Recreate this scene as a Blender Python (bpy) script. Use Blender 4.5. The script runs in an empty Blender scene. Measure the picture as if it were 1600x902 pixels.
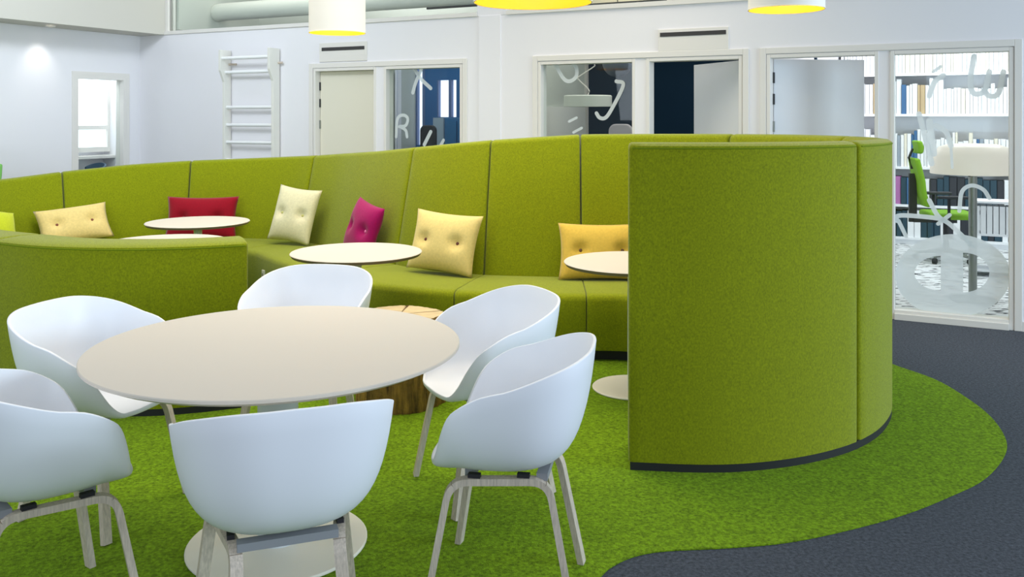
import bpy, bmesh, math, random
from mathutils import Vector, Matrix
from mathutils.geometry import tessellate_polygon
random.seed(7)
S = bpy.context.scene
COL = S.collection

# ------------------------------------------------------------------ camera
F, YH, H = 1400.0, 183.0, 1.575          # focal length (px of 1600), horizon row, eye height
cam_d = bpy.data.cameras.new('camera'); cam = bpy.data.objects.new('camera', cam_d); COL.objects.link(cam)
cam.location = (0, 0, H); cam.rotation_euler = (math.pi/2, 0, 0)
cam_d.sensor_width = 36; cam_d.lens = F/1600*36
cam_d.shift_y = -(451-YH)/1600
cam_d.clip_end = 100
S.camera = cam

# ------------------------------------------------------------------ world, lights, exposure
w = bpy.data.worlds.new('world'); S.world = w; w.use_nodes = True
w.node_tree.nodes['Background'].inputs[0].default_value = (0.84, 0.92, 1.0, 1)
w.node_tree.nodes['Background'].inputs[1].default_value = 0.46
S.view_settings.view_transform = 'Standard'; S.view_settings.look = 'None'
S.view_settings.gamma = 1; S.view_settings.use_curve_mapping = False
S.view_settings.exposure = 0.0
def area(name, loc, target, sx, sy, power, col):
    l = bpy.data.lights.new(name, 'AREA'); l.shape = 'RECTANGLE'; l.size = sx; l.size_y = sy
    l.energy = power; l.color = col
    o = bpy.data.objects.new(name, l); COL.objects.link(o); o.location = loc
    o.rotation_euler = (Vector(target)-Vector(loc)).to_track_quat('-Z', 'Y').to_euler()
    return o
area('ceiling_light_panel', (-0.7, 6.0, 3.9), (-0.7, 6.0, 0), 4.4, 3.4, 126, (1.0, 0.92, 0.74)).data.spread = math.radians(125)
area('window_daylight_right', (7.5, 2.2, 2.0), (1.0, 4.5, 0.9), 3.5, 2.4, 400, (0.68, 0.85, 1.0))
area('window_daylight_behind', (-0.4, -2.6, 2.3), (-3.6, 8.0, 1.2), 4.5, 2.0, 105, (0.70, 0.83, 1.0))
area('window_daylight_left', (-4.8, 1.6, 2.6), (-5.1, 9.6, 1.5), 3.0, 2.2, 90, (0.80, 0.89, 1.0))
area('fill_left_wall', (-3.5, 7.0, 3.75), (-4.9, 10.3, 1.0), 1.6, .5, 66, (0.82, 0.91, 1.0))  # added fill without a real fixture, brightens the left wall corner

area('fill_books', (4.9, 9.2, 3.3), (5.0, 9.4, 0), 2.6, 2.6, 125, (0.94, 0.97, 1.0))  # unseen fill added to lift the dark bookcase room
area('fill_navy', (1.6, 9.4, 3.3), (1.6, 9.4, 0), 1.6, 1.4, 22, (1.0, 0.97, 0.92))  # added fill for the navy room, no fixture known there
area('fill_blue', (-1.0, 10.6, 3.3), (-1.0, 10.6, 0), 1.6, 1.4, 22, (0.95, 0.97, 1.0))  # blue room brightened by an added, unseen source
area('fill_plenum', (-1.9, 9.85, 3.75), (-1.9, 9.85, 2.6), 4.2, .8, 26, (1.0, 0.97, 0.90)).rotation_euler.z = -.474  # invented light above the clerestory, brightens the plenum walls
area('fill_niche', (-4.95, 10.55, 2.5), (-4.95, 10.55, 0), .5, .3, 12, (0.92, 0.96, 1.0))  # small added fill that keeps the niche from going dark
# ------------------------------------------------------------------ materials
def srgb(c):
    f = lambda v: v/12.92 if v <= .04045 else ((v+.055)/1.055)**2.4
    return tuple(f(v/255) for v in c)
MATS = {}
def mat(name, rgb, rough=.6, metal=0, sheen=0, noise=None, bump=None, emit=None, spec=.5):
    """noise=(scale, amount, stretch xyz), bump=(scale, strength)"""
    if name in MATS: return MATS[name]
    m = bpy.data.materials.new(name); m.use_nodes = True; MATS[name] = m
    nt = m.node_tree; b = nt.nodes['Principled BSDF']
    c = srgb(rgb)
    b.inputs['Base Color'].default_value = (*c, 1); b.inputs['Roughness'].default_value = rough
    b.inputs['Metallic'].default_value = metal; b.inputs['Specular IOR Level'].default_value = spec
    if sheen:
        b.inputs['Sheen Weight'].default_value = sheen; b.inputs['Sheen Roughness'].default_value = .45
    tc = nt.nodes.new('ShaderNodeTexCoord')
    if noise:
        mp = nt.nodes.new('ShaderNodeMapping'); nt.links.new(tc.outputs['Object'], mp.inputs[0])
        mp.inputs['Scale'].default_value = noise[2] if len(noise) > 2 else (1, 1, 1)
        n = nt.nodes.new('ShaderNodeTexNoise'); n.inputs['Scale'].default_value = noise[0]; n.inputs['Detail'].default_value = 6
        n.inputs['Roughness'].default_value = .65
        nt.links.new(mp.outputs[0], n.inputs['Vector'])
        r = nt.nodes.new('ShaderNodeValToRGB'); a = noise[1]
        r.color_ramp.elements[0].position = .32; r.color_ramp.elements[1].position = .68
        r.color_ramp.elements[0].color = (*[v*(1-a) for v in c], 1)
        r.color_ramp.elements[1].color = (*[min(1, v*(1+a)) for v in c], 1)
        nt.links.new(n.outputs['Fac'], r.inputs[0]); nt.links.new(r.outputs[0], b.inputs['Base Color'])
    if bump:
        n2 = nt.nodes.new('ShaderNodeTexNoise'); n2.inputs['Scale'].default_value = bump[0]; n2.inputs['Detail'].default_value = 3
        nt.links.new(tc.outputs['Object'], n2.inputs['Vector'])
        bp = nt.nodes.new('ShaderNodeBump'); bp.inputs['Strength'].default_value = bump[1]; bp.inputs['Distance'].default_value = .01
        nt.links.new(n2.outputs['Fac'], bp.inputs['Height']); nt.links.new(bp.outputs[0], b.inputs['Normal'])
    if emit:
        b.inputs['Emission Color'].default_value = (*srgb(emit[0]), 1); b.inputs['Emission Strength'].default_value = emit[1]
    return m
def glass_mat(name, tint, fac, rough=0.02):
    m = bpy.data.materials.new(name); m.use_nodes = True; nt = m.node_tree; nt.nodes.clear()
    o = nt.nodes.new('ShaderNodeOutputMaterial'); mx = nt.nodes.new('ShaderNodeMixShader')
    t = nt.nodes.new('ShaderNodeBsdfTransparent'); g = nt.nodes.new('ShaderNodeBsdfGlossy')
    t.inputs[0].default_value = (*srgb(tint), 1); g.inputs['Roughness'].default_value = rough
    mx.inputs[0].default_value = fac
    nt.links.new(t.outputs[0], mx.inputs[1]); nt.links.new(g.outputs[0], mx.inputs[2]); nt.links.new(mx.outputs[0], o.inputs[0])
    return m
def frost_mat(name, rgb, fac):
    m = bpy.data.materials.new(name); m.use_nodes = True; nt = m.node_tree; nt.nodes.clear()
    o = nt.nodes.new('ShaderNodeOutputMaterial'); mx = nt.nodes.new('ShaderNodeMixShader')
    t = nt.nodes.new('ShaderNodeBsdfTransparent'); d = nt.nodes.new('ShaderNodeBsdfDiffuse'); tr = nt.nodes.new('ShaderNodeBsdfTranslucent')
    d.inputs[0].default_value = (*srgb(rgb), 1); tr.inputs[0].default_value = (*srgb(rgb), 1)
    ad = nt.nodes.new('ShaderNodeMixShader'); ad.inputs[0].default_value = .35
    nt.links.new(d.outputs[0], ad.inputs[1]); nt.links.new(tr.outputs[0], ad.inputs[2])
    mx.inputs[0].default_value = fac
    nt.links.new(t.outputs[0], mx.inputs[1]); nt.links.new(ad.outputs[0], mx.inputs[2]); nt.links.new(mx.outputs[0], o.inputs[0])
    return m
M_wall = mat('wall_paint', (233, 231, 234), .7, bump=(60, .03))
M_trim = mat('trim_paint', (226, 222, 216), .5)
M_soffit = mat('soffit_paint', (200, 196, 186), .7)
M_ceil = mat('ceiling_paint', (232, 234, 240), .7)
M_grey = mat('plenum_grey', (205, 206, 198), .8)
M_fab = mat('green_wool_fabric', (128, 137, 1), .9, sheen=.2, noise=(140, .30, (1, 1, .7)), bump=(700, .25), spec=.2)
M_pipe = mat('green_piping', (104, 124, 14), .9, spec=.2)
M_black = mat('black_plinth', (20, 21, 26), .6)
M_white = mat('white_shell_plastic', (240, 242, 248), .42)
M_top = mat('cream_laminate', (207, 199, 187), .5)
M_edge = mat('table_edge_brown', (120, 105, 84), .6)
M_base = mat('cream_powder_coat', (236, 230, 216), .45)
M_col = mat('table_column_white', (214, 220, 224), .35)
M_oak = mat('soaped_oak', (198, 184, 168), .6, noise=(22, .22, (8, 8, .6)))
M_bracket = mat('black_bracket', (28, 28, 32), .6)
M_gcar = mat('green_carpet', (118, 152, 20), 1.0, noise=(75, .55), bump=(260, .9), sheen=.03, spec=.1)
M_dcar = mat('grey_carpet', (68, 73, 83), 1.0, noise=(70, .6), bump=(260, .8), sheen=.1, spec=.1)
M_glass = glass_mat('window_glass', (248, 251, 249), .02)
M_frost = frost_mat('frosted_vinyl', (232, 238, 240), .86)
M_day = mat('daylight_pane', (235, 242, 250), .4, emit=((232, 242, 255), 1.3))
M_metal = mat('brushed_steel', (150, 155, 150), .3, metal=.9)
M_dark = mat('dark_plastic', (30, 32, 36), .5)

# ------------------------------------------------------------------ mesh helpers
def link(o, parent=None):
    COL.objects.link(o)
    if parent is not None: o.parent = parent
    return o
def mesh(name, verts, faces, m, parent=None, smooth=False, fixn=True):
    me = bpy.data.meshes.new(name); me.from_pydata([tuple(v) for v in verts], [], faces)
    if fixn:
        bm = bmesh.new(); bm.from_mesh(me); bmesh.ops.recalc_face_normals(bm, faces=bm.faces); bm.to_mesh(me); bm.free()
    me.materials.append(m)
    if smooth:
        for p in me.polygons: p.use_smooth = True
        try: me.set_sharp_from_angle(angle=math.radians(40))
        except Exception: pass
    return link(bpy.data.objects.new(name, me), parent)
def tag(o, label=None, cat=None, group=None, kind=None):
    if label: o['label'] = label
    if cat: o['category'] = cat
    if group: o['group'] = group
    if kind: o['kind'] = kind
    return o
def empty(name, loc=(0, 0, 0), rz=0):
    o = bpy.data.objects.new(name, None); o.location = loc; o.rotation_euler = (0, 0, rz); o.empty_display_size = .1
    return link(o)
class MB:
    def __init__(s): s.v = []; s.f = []
    def add(s, v, f):
        k = len(s.v); s.v += [tuple(a) for a in v]; s.f += [tuple(i+k for i in q) for q in f]; return s
    def hexa(s, p):      # 8 points: bottom 4, top 4
        return s.add(p, [(3, 2, 1, 0), (4, 5, 6, 7), (0, 1, 5, 4), (1, 2, 6, 5), (2, 3, 7, 6), (3, 0, 4, 7)])
    def box(s, x0, x1, y0, y1, z0, z1):
        return s.hexa([(x0, y0, z0), (x1, y0, z0), (x1, y1, z0), (x0, y1, z0), (x0, y0, z1), (x1, y0, z1), (x1, y1, z1), (x0, y1, z1)])
    def lathe(s, prof, n=40, c=(0, 0, 0), close=False):
        v = []; f = []
        for (r, z) in prof:
            for i in range(n):
                a = 2*math.pi*i/n; v.append((c[0]+r*math.cos(a), c[1]+r*math.sin(a), c[2]+z))
        for j in range(len(prof)-1):
            for i in range(n):
                k = (i+1) % n; f.append((j*n+i, j*n+k, (j+1)*n+k, (j+1)*n+i))
        if close: f += [tuple(range(n-1, -1, -1)), tuple((len(prof)-1)*n+i for i in range(n))]
        return s.add(v, f)
    def tube(s, pts, r, n=8, closed=False):
        pts = [Vector(p) for p in pts]; v = []; f = []; m = len(pts)
        up = Vector((0, 0, 1))
        for i, p in enumerate(pts):
            if closed: t = pts[(i+1) % m]-pts[i-1]
            else: t = pts[min(i+1, m-1)]-pts[max(i-1, 0)]
            t.normalize(); a = t.cross(up)
            if a.length < 1e-3: a = t.cross(Vector((1, 0, 0)))
            a.normalize(); b = a.cross(t)
            rr = r[i] if isinstance(r, (list, tuple)) else r
            for k in range(n):
                q = 2*math.pi*k/n; v.append(p+a*math.cos(q)*rr+b*math.sin(q)*rr)
        for i in range(m if closed else m-1):
            j = (i+1) % m
            for k in range(n):
                l = (k+1) % n; f.append((i*n+k, i*n+l, j*n+l, j*n+k))
        if not closed: f += [tuple(range(n-1, -1, -1)), tuple((m-1)*n+k for k in range(n))]
        return s.add(v, f)
    def sweep_rect(s, pts, wa, wb, side):     # rectangle wa along side, wb along the path normal
        pts = [Vector(p) for p in pts]; v = []; f = []; m = len(pts); side = Vector(side).normalized()
        for i, p in enumerate(pts):
            t = (pts[min(i+1, m-1)]-pts[max(i-1, 0)]).normalized()
            a = (side-t*side.dot(t)).normalized(); b = a.cross(t)
            for (x, y) in ((-1, -1), (1, -1), (1, 1), (-1, 1)): v.append(p+a*x*wa/2+b*y*wb/2)
        for i in range(m-1):
            for k in range(4):
                l = (k+1) % 4; f.append((i*4+k, i*4+l, (i+1)*4+l, (i+1)*4+k))
        f += [(3, 2, 1, 0), tuple((m-1)*4+k for k in range(4))]
        return s.add(v, f)
    def build(s, name, m, parent=None, smooth=False): return mesh(name, s.v, s.f, m, parent, smooth)
def bevel(o, wd=.006, seg=2):
    b = o.modifiers.new('bevel', 'BEVEL'); b.width = wd; b.segments = seg; b.limit_method = 'ANGLE'; return o
def copy_tree(o, parent=None):
    c = o.copy(); link(c, parent)
    for ch in o.children: copy_tree(ch, c)
    return c
def px_dir(px): return (px-800)/F

# ================================================================== SETTING
# floor (grey carpet) and green carpet inlay
mesh('floor', [(-9, -4, 0), (9, -4, 0), (9, 14, 0), (-9, 14, 0)], [(0, 1, 2, 3)], M_dcar)
tag(bpy.data.objects['floor'], 'dark blue-grey carpet floor', kind='structure')
edge_px = [(1396, 571), (1461.5, 594.6), (1513, 625), (1550.5, 655.5), (1572.4, 690.6), (1566.8, 718.6), (1536.4, 751.4), (1485, 777),
           (1414.7, 805), (1321, 831), (1227.5, 849.7), (1134, 858), (1040, 862.8), (993.6, 870.7), (960.8, 884.8), (939.8, 902)]
def fl(px, py):
    Y = H*F/(py-YH); return (px_dir(px)*Y, Y)
def catmull(P, n=8, closed=False):
    P = [Vector(p) for p in P]; out = []; m = len(P)
    for i in range(m if closed else m-1):
        if closed: a, b, c, d = P[i-1], P[i], P[(i+1) % m], P[(i+2) % m]
        else:
            b, c = P[i], P[i+1]; a = P[i-1] if i else b*2-c; d = P[i+2] if i+2 < m else c*2-b
        for k in range(n):
            t = k/n
            out.append(.5*((2*b)+(c-a)*t+(2*a-5*b+4*c-d)*t*t+(3*b-a-3*c+d)*t**3))
    if not closed: out.append(P[-1])
    return out
rugp = [fl(*p) for p in edge_px]
rugp += [(0.19, 2.85), (-0.1, 2.2), (-0.9, 1.75), (-2.0, 1.8), (-3.2, 2.5), (-4.6, 3.8), (-5.4, 5.4), (-5.5, 7.4), (-4.6, 8.9), (-3.0, 9.3),
         (-1.4, 8.9), (0, 7.9), (1.2, 7.3), (2.0, 6.6), (2.35, 6.0)]
rp = catmull([Vector((x, y)) for x, y in rugp], 6, True)
n = len(rp)
rv = [(p.x, p.y, .001) for p in rp]+[(p.x, p.y, .006) for p in rp]
rf = [tuple(n+i for i in range(n))]+[(i, (i+1) % n, n+(i+1) % n, n+i) for i in range(n)]
tag(mesh('carpet_inlay', rv, rf, M_gcar), 'large green freeform carpet area under the sofa and chairs', 'carpet')

# main wall frame: s along the wall, d behind it
UX, UY = 0.8897, -0.4565
VX, VY = 0.4565, 0.8897
C0 = (-4.49, 10.813); CW = VX*C0[0]+VY*C0[1]
def W(s, d, z): return Vector((C0[0]+UX*s+VX*d, C0[1]+UY*s+VY*d, z))
def sp(px, d=0):                       # wall coordinate s of a pixel column on the plane d
    k = px_dir(px); Y = (CW+d)/(VY+VX*k); X = k*Y
    return UX*(X-C0[0])+UY*(Y-C0[1])
def Yat(px, d=0): return (CW+d)/(VY+VX*px_dir(px))
def zp(px, py, d=0): return H-(py-YH)*Yat(px, d)/F
def wbox(mb, s0, s1, d0, d1, z0, z1):
    return mb.hexa([W(s0, d0, z0), W(s1, d0, z0), W(s1, d1, z0), W(s0, d1, z0), W(s0, d0, z1), W(s1, d0, z1), W(s1, d1, z1), W(s0, d1, z1)])
ZT, ZW, TH = 2.093, 2.55, .12
holes = [(sp(490), sp(588)), (sp(600), sp(723)), (sp(841), sp(993)), (sp(1010), sp(1160)), (sp(1198), sp(1373)), (sp(1391), sp(1584))]
mb = MB(); s_prev = -.1
for (a, b) in holes:
    wbox(mb, s_prev, a, 0, TH, 0, ZT); s_prev = b
SEND = sp(1584)+3.2
wbox(mb, s_prev, SEND, 0, TH, 0, ZT)
wbox(mb, -.1, SEND, 0, TH, ZT, ZW)
tag(mb.build('wall_back', M_wall), 'long white partition wall with glazed openings', kind='structure')
# top ledge, pilaster, casings, skirting
mb = MB(); wbox(mb, .43, sp(746), -.02, TH+.02, ZW, ZW+.04)
tag(mb.build('trim_1', M_trim), kind='structure')
mb = MB(); wbox(mb, sp(792), SEND, -.02, TH+.02, ZW, ZW+.04)
tag(mb.build('trim_2', M_trim), kind='structure')
mb = MB(); wbox(mb, sp(749), sp(783), -.012, TH, 0, ZW+.003)
wbox(mb, sp(746), sp(792), -.005, TH, ZW, 3.6)
tag(bevel(mb.build('trim_3', M_wall), .003), kind='structure')
for i, (a, b) in enumerate(((holes[0][0], holes[1][1]), (holes[2][0], holes[3][1]), (holes[4][0], holes[5][1]))):
    mb = MB(); e = .055
    wbox(mb, a-e, a-.004, -.014, 0.0, 0, ZT+e); wbox(mb, b+.004, b+e, -.014, 0.0, 0, ZT+e); wbox(mb, a-.004, b+.004, -.014, 0.0, ZT+.004, ZT+e)
    tag(bevel(mb.build('trim_%d' % (4+i), M_trim), .003), kind='structure')
mb = MB(); sA = .0
for (a, b) in ((.02, holes[0][0]-.056), (holes[1][1]+.056, sp(749)), (sp(783), holes[2][0]-.056), (holes[3][1]+.056, holes[4][0]-.056), (holes[5][1]+.056, SEND)):
    wbox(mb, a, b, -.012, 0, 0, .07)
tag(mb.build('baseboard_back', M_trim), kind='structure')

# glazed openings and doors
def frame_mb(a, b, bottom, wd=.03):
    mb = MB(); d0, d1 = -.008, TH+.004
    wbox(mb, a, a+wd, d0, d1, 0, ZT); wbox(mb, b-wd, b, d0, d1, 0, ZT); wbox(mb, a+wd, b-wd, d0, d1, ZT-wd, ZT)
    if bottom: wbox(mb, a+wd, b-wd, d0, d1, 0, .075); wbox(mb, a+wd, b-wd, d0-.02, d0, 0, .05)
    return mb
def ribbon(pxpts, wpx, d, name, parent, z_w=None):
    """frosted stroke with round caps on the glass plane, from pixel points"""
    P = []
    for (x, y) in pxpts: P.append(Vector((sp(x, d), zp(x, y, d))))
    P = catmull(P, 6) if len(P) > 2 else P
    hw = wpx/2*Yat(pxpts[0][0], d)/F
    L, R = [], []
    for i, p in enumerate(P):
        t = (P[min(i+1, len(P)-1)]-P[max(i-1, 0)]).normalized(); nn = Vector((-t.y, t.x))
        L.append(p+nn*hw); R.append(p-nn*hw)
    def cap(c, t, a0):
        return [c+Vector((math.cos(a0+math.pi*k/6), math.sin(a0+math.pi*k/6)))*hw for k in range(1, 6)]
    t1 = (P[-1]-P[-2]).normalized(); t0 = (P[1]-P[0]).normalized()
    ae = math.atan2(t1.y, t1.x); a0 = math.atan2(t0.y, t0.x)
    m = len(P); v2 = L+R; f = [(i, i+1, m+i+1, m+i) for i in range(m-1)]
    k = len(v2); ce = cap(P[-1], t1, ae-math.pi/2); v2 += ce; f.append((m-1,)+tuple(range(k+4, k-1, -1))+(2*m-1,))
    k = len(v2); cs = cap(P[0], t0, a0+math.pi/2); v2 += cs; f.append((m,)+tuple(range(k+4, k-1, -1))+(0,))
    v3 = [W(q.x, d, q.y) for q in v2]
    return mesh(name, v3, f, M_frost, parent)
def window(nm, hole, bottom=True):
    e = empty(nm, W((hole[0]+hole[1])/2, 0, 0)); tag(e, kind='structure')
    inv = Matrix.Translation(-e.location)
    fr = bevel(frame_mb(hole[0], hole[1], bottom).build('window_frame', M_trim, e), .003); fr.matrix_parent_inverse = inv
    mb = MB(); wbox(mb, hole[0]+.03, hole[1]-.03, .055, .061, .075, ZT-.03)
    g = mb.build('window_pane', M_glass, e); g.matrix_parent_inverse = inv
    return e, inv
def strokes(e, inv, data):
    for (pts, wpx) in data:
        r = ribbon(pts, wpx, .05, 'frosted_stroke', e); r.matrix_parent_inverse = inv
w1, i1 = window('window_1', holes[1])
tag(w1, 'tall glazed panel with frosted strokes looking into the blue room')
strokes(w1, i1, [([(642, 95), (655, 120), (673, 138)], 6), ([(661, 102), (650, 128), (645, 145)], 6), ([(619, 214), (621, 186), (630, 180), (637, 185), (634, 196), (624, 198)], 5),
                 ([(626, 198), (634, 204), (636, 214)], 5), ([(673, 206), (663, 226)], 6), ([(693, 219), (687, 230)], 5)])
w2, i2 = window('window_2', holes[2])
tag(w2, 'tall glazed panel with frosted hooks looking into the navy room')
strokes(w2, i2, [([(868, 101), (880, 122), (890, 127), (900, 120), (901, 108), (897, 101)], 6), ([(963, 127), (974, 133), (956, 170), (946, 184), (937, 184), (932, 177)], 6),
                 ([(889, 190), (901, 184)], 4), ([(896, 207), (909, 200)], 4)])
w3, i3 = window('window_3', holes[5])
tag(w3, 'floor length glazed panel with frosted wheel shape by the bookcase')
strokes(w3, i3, [([(1522, 88), (1516, 128), (1522, 146), (1538, 142), (1546, 112)], 8), ([(1538, 142), (1546, 150), (1560, 146), (1568, 112)], 8),
                 ([(1452, 150), (1456, 138), (1462, 126), (1474, 118)], 8), ([(1458, 112), (1470, 104)], 5),
                 ([(1436, 178), (1446, 215), (1456, 256)], 8), ([(1452, 190), (1459, 240)], 10), ([(1462, 196), (1478, 206), (1486, 228)], 8), ([(1486, 230), (1488, 262)], 4),
                 ([(1401, 345), (1402, 338), (1420, 337), (1463, 341), (1478, 346)], 7), ([(1452, 313), (1466, 338), (1486, 352), (1520, 385)], 7), ([(1484, 336), (1466, 350)], 6),
                 ([(1404, 345), (1416, 370)], 6), ([(1499, 330), (1503, 300), (1518, 290), (1536, 296), (1546, 310)], 6)])
# big frosted wheel with two half-round holes
def arcpts(cx, cy, rx, ry, a0, a1, n): return [(cx+rx*math.cos(math.radians(a0+(a1-a0)*i/n)), cy+ry*math.sin(math.radians(a0+(a1-a0)*i/n))) for i in range(n+1)]
outer = arcpts(1489, 431, 90, 65, 0, 360, 60)[:-1]
hole_l = arcpts(1470, 427, 41, 27, 90, 270, 16)
hole_r = arcpts(1505, 426, 41, 31, -90, 90, 16)
loops = []
for lp in (outer, hole_l, hole_r):
    loops.append([Vector((min(sp(x, .05), holes[5][1]-.032), max(zp(x, y, .05), .078), 0)) for (x, y) in lp])
tris = tessellate_polygon(loops); flat = [p for lp in loops for p in lp]
whl = mesh('frosted_wheel', [W(p.x, .05, p.y) for p in flat], [tuple(t) for t in tris], M_frost, w3); whl.matrix_parent_inverse = i3

M_doorc = mat('cream_door', (226, 221, 203), .5)
M_doorw = mat('white_door', (226, 228, 232), .5)
def leaf(mb, hs, ds, ang, width, z0=.01, z1=ZT-.032, th=.04):
    """door leaf hinged at (hs, ds), ang measured from +s towards +d"""
    c, s_ = math.cos(ang), math.sin(ang)
    def q(a, b): return (hs+c*a-s_*b, ds+s_*a+c*b)
    pts = [q(0, 0), q(width, 0), q(width, th), q(0, th)]
    mb.hexa([W(p[0], p[1], z0) for p in pts]+[W(p[0], p[1], z1) for p in pts]); return q
def door(nm, hole, ang, right=False, m=M_doorc):
    e = empty(nm, W((hole[0]+hole[1])/2, 0, 0)); tag(e, kind='structure'); inv = Matrix.Translation(-e.location)
    f = bevel(frame_mb(hole[0], hole[1], False).build('door_frame', M_trim, e), .003); f.matrix_parent_inverse = inv
    wd = hole[1]-hole[0]-.066
    mb = MB()
    if right: q = leaf(mb, hole[1]-.033, TH-.05 if ang == 0 else TH+.01, math.pi-ang, wd, th=-.04)
    else: q = leaf(mb, hole[0]+.033, TH-.05 if ang == 0 else TH+.01, ang, wd)
    l = bevel(mb.build('door_leaf', m, e), .002); l.matrix_parent_inverse = inv
    # hinges
    hx = hole[1]-.034 if right else hole[0]+.03
    for z in (.3, 1.45, 1.68, 1.86):
        mb = MB(); wbox(mb, hx-.006, hx+.012, TH-.062 if ang == 0 else TH-.02, TH-.045 if ang == 0 else TH+.012, z, z+.09)
        h = mb.build('hinge', M_dark if z > 1.5 else M_metal, e); h.matrix_parent_inverse = inv
    # lever handle
    a = wd-.06; p0 = q(a, -.002 if not right else .002); p1 = q(a, -.05 if not right else .05); p2 = q(a-.11, -.05 if not right else .05)
    mb = MB().tube([W(p0[0], p0[1], 1.0), W(p1[0], p1[1], 1.0), W(p2[0], p2[1], 1.0)], .009)
    h = mb.build('door_handle', M_metal, l, True); h.matrix_parent_inverse = Matrix.Identity(4)
    return e
tag(door('door_1', holes[0], 0), 'closed cream door beside the blue room')
tag(door('door_2', holes[3], math.radians(43), True, M_doorw), 'white door standing open into the navy room')
tag(door('door_3', holes[4], math.radians(33), False, M_doorw), 'white door standing open into the bookcase room')

# clerestory glazing above the wall, grey plenum behind it
for i, (a, b) in enumerate(((.47, sp(744)), (sp(795), sp(1041)), (sp(1045), SEND))):
    e = empty('window_%d' % (4+i), W((a+b)/2, 0, ZW)); tag(e, 'clerestory glass strip above the white wall', kind='structure'); inv = Matrix.Translation(-e.location)
    mb = MB(); wbox(mb, a, b, .05, .056, ZW+.04, 3.6); g = mb.build('window_pane', M_glass, e); g.matrix_parent_inverse = inv
    mb = MB(); wbox(mb, a-.025, a, .03, .08, ZW+.04, 3.6); wbox(mb, b, b+.02, .03, .08, ZW+.04, 3.6)
    g = mb.build('window_frame', M_trim, e); g.matrix_parent_inverse = inv
mb = MB(); wbox(mb, 0, sp(640), 1.5, 1.55, 2.62, 3.7); wbox(mb, .44, .5, .14, 1.5, 2.62, 3.7)
tag(mb.build('wall_plenum', M_grey), 'grey wall behind the clerestory glass', kind='structure')
mb = MB(); wbox(mb, sp(640), SEND, 1.9, 1.95, 2.62, 3.7)
tag(mb.build('wall_plenum_warm', mat('plenum_warm', (214, 200, 172), .8)), 'warm cream wall behind the clerestory glass', kind='structure')
dz = 2.88
s0, s1 = sp(330, .7), sp(760, .7)
duct = MB().tube([W(s0-.1, 1.2, dz), W(s0-.07, .95, dz), W(s0+.02, .76, dz), W(s0+.2, .7, dz), W((s0+s1)/2, .7, dz), W(s1, .7, dz)], .11, 20).build('ventilation_duct', mat('duct_white', (222, 222, 214), .5), None, True)
tag(duct, 'round pale ventilation duct behind the clerestory glass', 'duct')
for x in (408, 560):
    tag(MB().tube([W(sp(x, .7), .7, dz+.1), W(sp(x, .7), .7, 3.7)], .005).build('duct_hanger', M_metal), 'thin steel rod holding the duct, %s of two' % ('left' if x < 500 else 'right'), 'hanger')
mb = MB()
for k, z in enumerate((2.68, 2.80)):
    wbox(mb, sp(655, .9), sp(765, .9), .9+.15*k, .93+.15*k, z, z+.025)
tag(mb.build('cable_tray', M_dark), 'dark cable tray near the duct above the wall', 'cable tray')
mb = MB()
wbox(mb, sp(812, .8), sp(1120, .8), .8, .84, 2.66, 2.70); wbox(mb, sp(812, .8), sp(1120, .8), 1.05, 1.09, 2.72, 2.75)
for x in range(830, 1110, 40): wbox(mb, sp(x, .8), sp(x, .8)+.03, .8, 1.09, 2.69, 2.715)
tag(mb.build('cable_tray', mat('tray_grey', (70, 68, 66), .5)), 'long grey cable tray behind the glass above the navy room', 'cable tray')

# bulkhead and left wall
def Lp(t, e_, z):                # t along the left wall towards the viewer, e_ to the right of it
    return Vector((C0[0]-VX*t+UX*e_, C0[1]-VY*t+UY*e_, z))
def lbox(mb, t0, t1, e0, e1, z0, z1):
    return mb.hexa([Lp(t0, e0, z0), Lp(t1, e0, z0), Lp(t1, e1, z0), Lp(t0, e1, z0), Lp(t0, e0, z1), Lp(t1, e0, z1), Lp(t1, e1, z1), Lp(t0, e1, z1)])
def tl(px, e_=0):
    k = px_dir(px); x0, y0 = C0[0]+UX*e_, C0[1]+UY*e_
    return (x0-k*y0)/(VX-k*VY)
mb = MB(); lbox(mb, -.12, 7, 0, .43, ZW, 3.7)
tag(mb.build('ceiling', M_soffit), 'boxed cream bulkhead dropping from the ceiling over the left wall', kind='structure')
mb = MB(); lbox(mb, -.12, 0, .43, .47, ZW, 3.7)
tag(mb.build('trim_7', M_trim), kind='structure')
ta, tb = tl(197), tl(117)
mb = MB(); lbox(mb, 0, ta, -.12, 0, 0, ZW); lbox(mb, tb, 7, -.12, 0, 0, ZW); lbox(mb, ta, tb, -.12, 0, 2.05, ZW)
tag(mb.build('wall_left', M_wall), 'white side wall with a narrow glazed opening', kind='structure')
e = empty('window_7', Lp((ta+tb)/2, 0, 0)); tag(e, 'narrow full height opening in the left wall', kind='structure'); inv = Matrix.Translation(-e.location)
mb = MB(); lbox(mb, ta, ta+.04, -.125, .008, 0, 2.05); lbox(mb, tb-.04, tb, -.125, .008, 0, 2.05); lbox(mb, ta+.04, tb-.04, -.125, .008, 2.01, 2.05)
lbox(mb, ta-.04, ta, 0, .01, 0, 2.09); lbox(mb, tb, tb+.04, 0, .01, 0, 2.09); lbox(mb, ta, tb, 0, .01, 2.05, 2.09)
g = mb.build('window_frame', M_trim, e); g.matrix_parent_inverse = inv
mb = MB(); lbox(mb, ta+.04, tb-.04, -.06, -.055, 0, 2.01); g = mb.build('window_pane', M_glass, e); g.matrix_parent_inverse = inv
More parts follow.
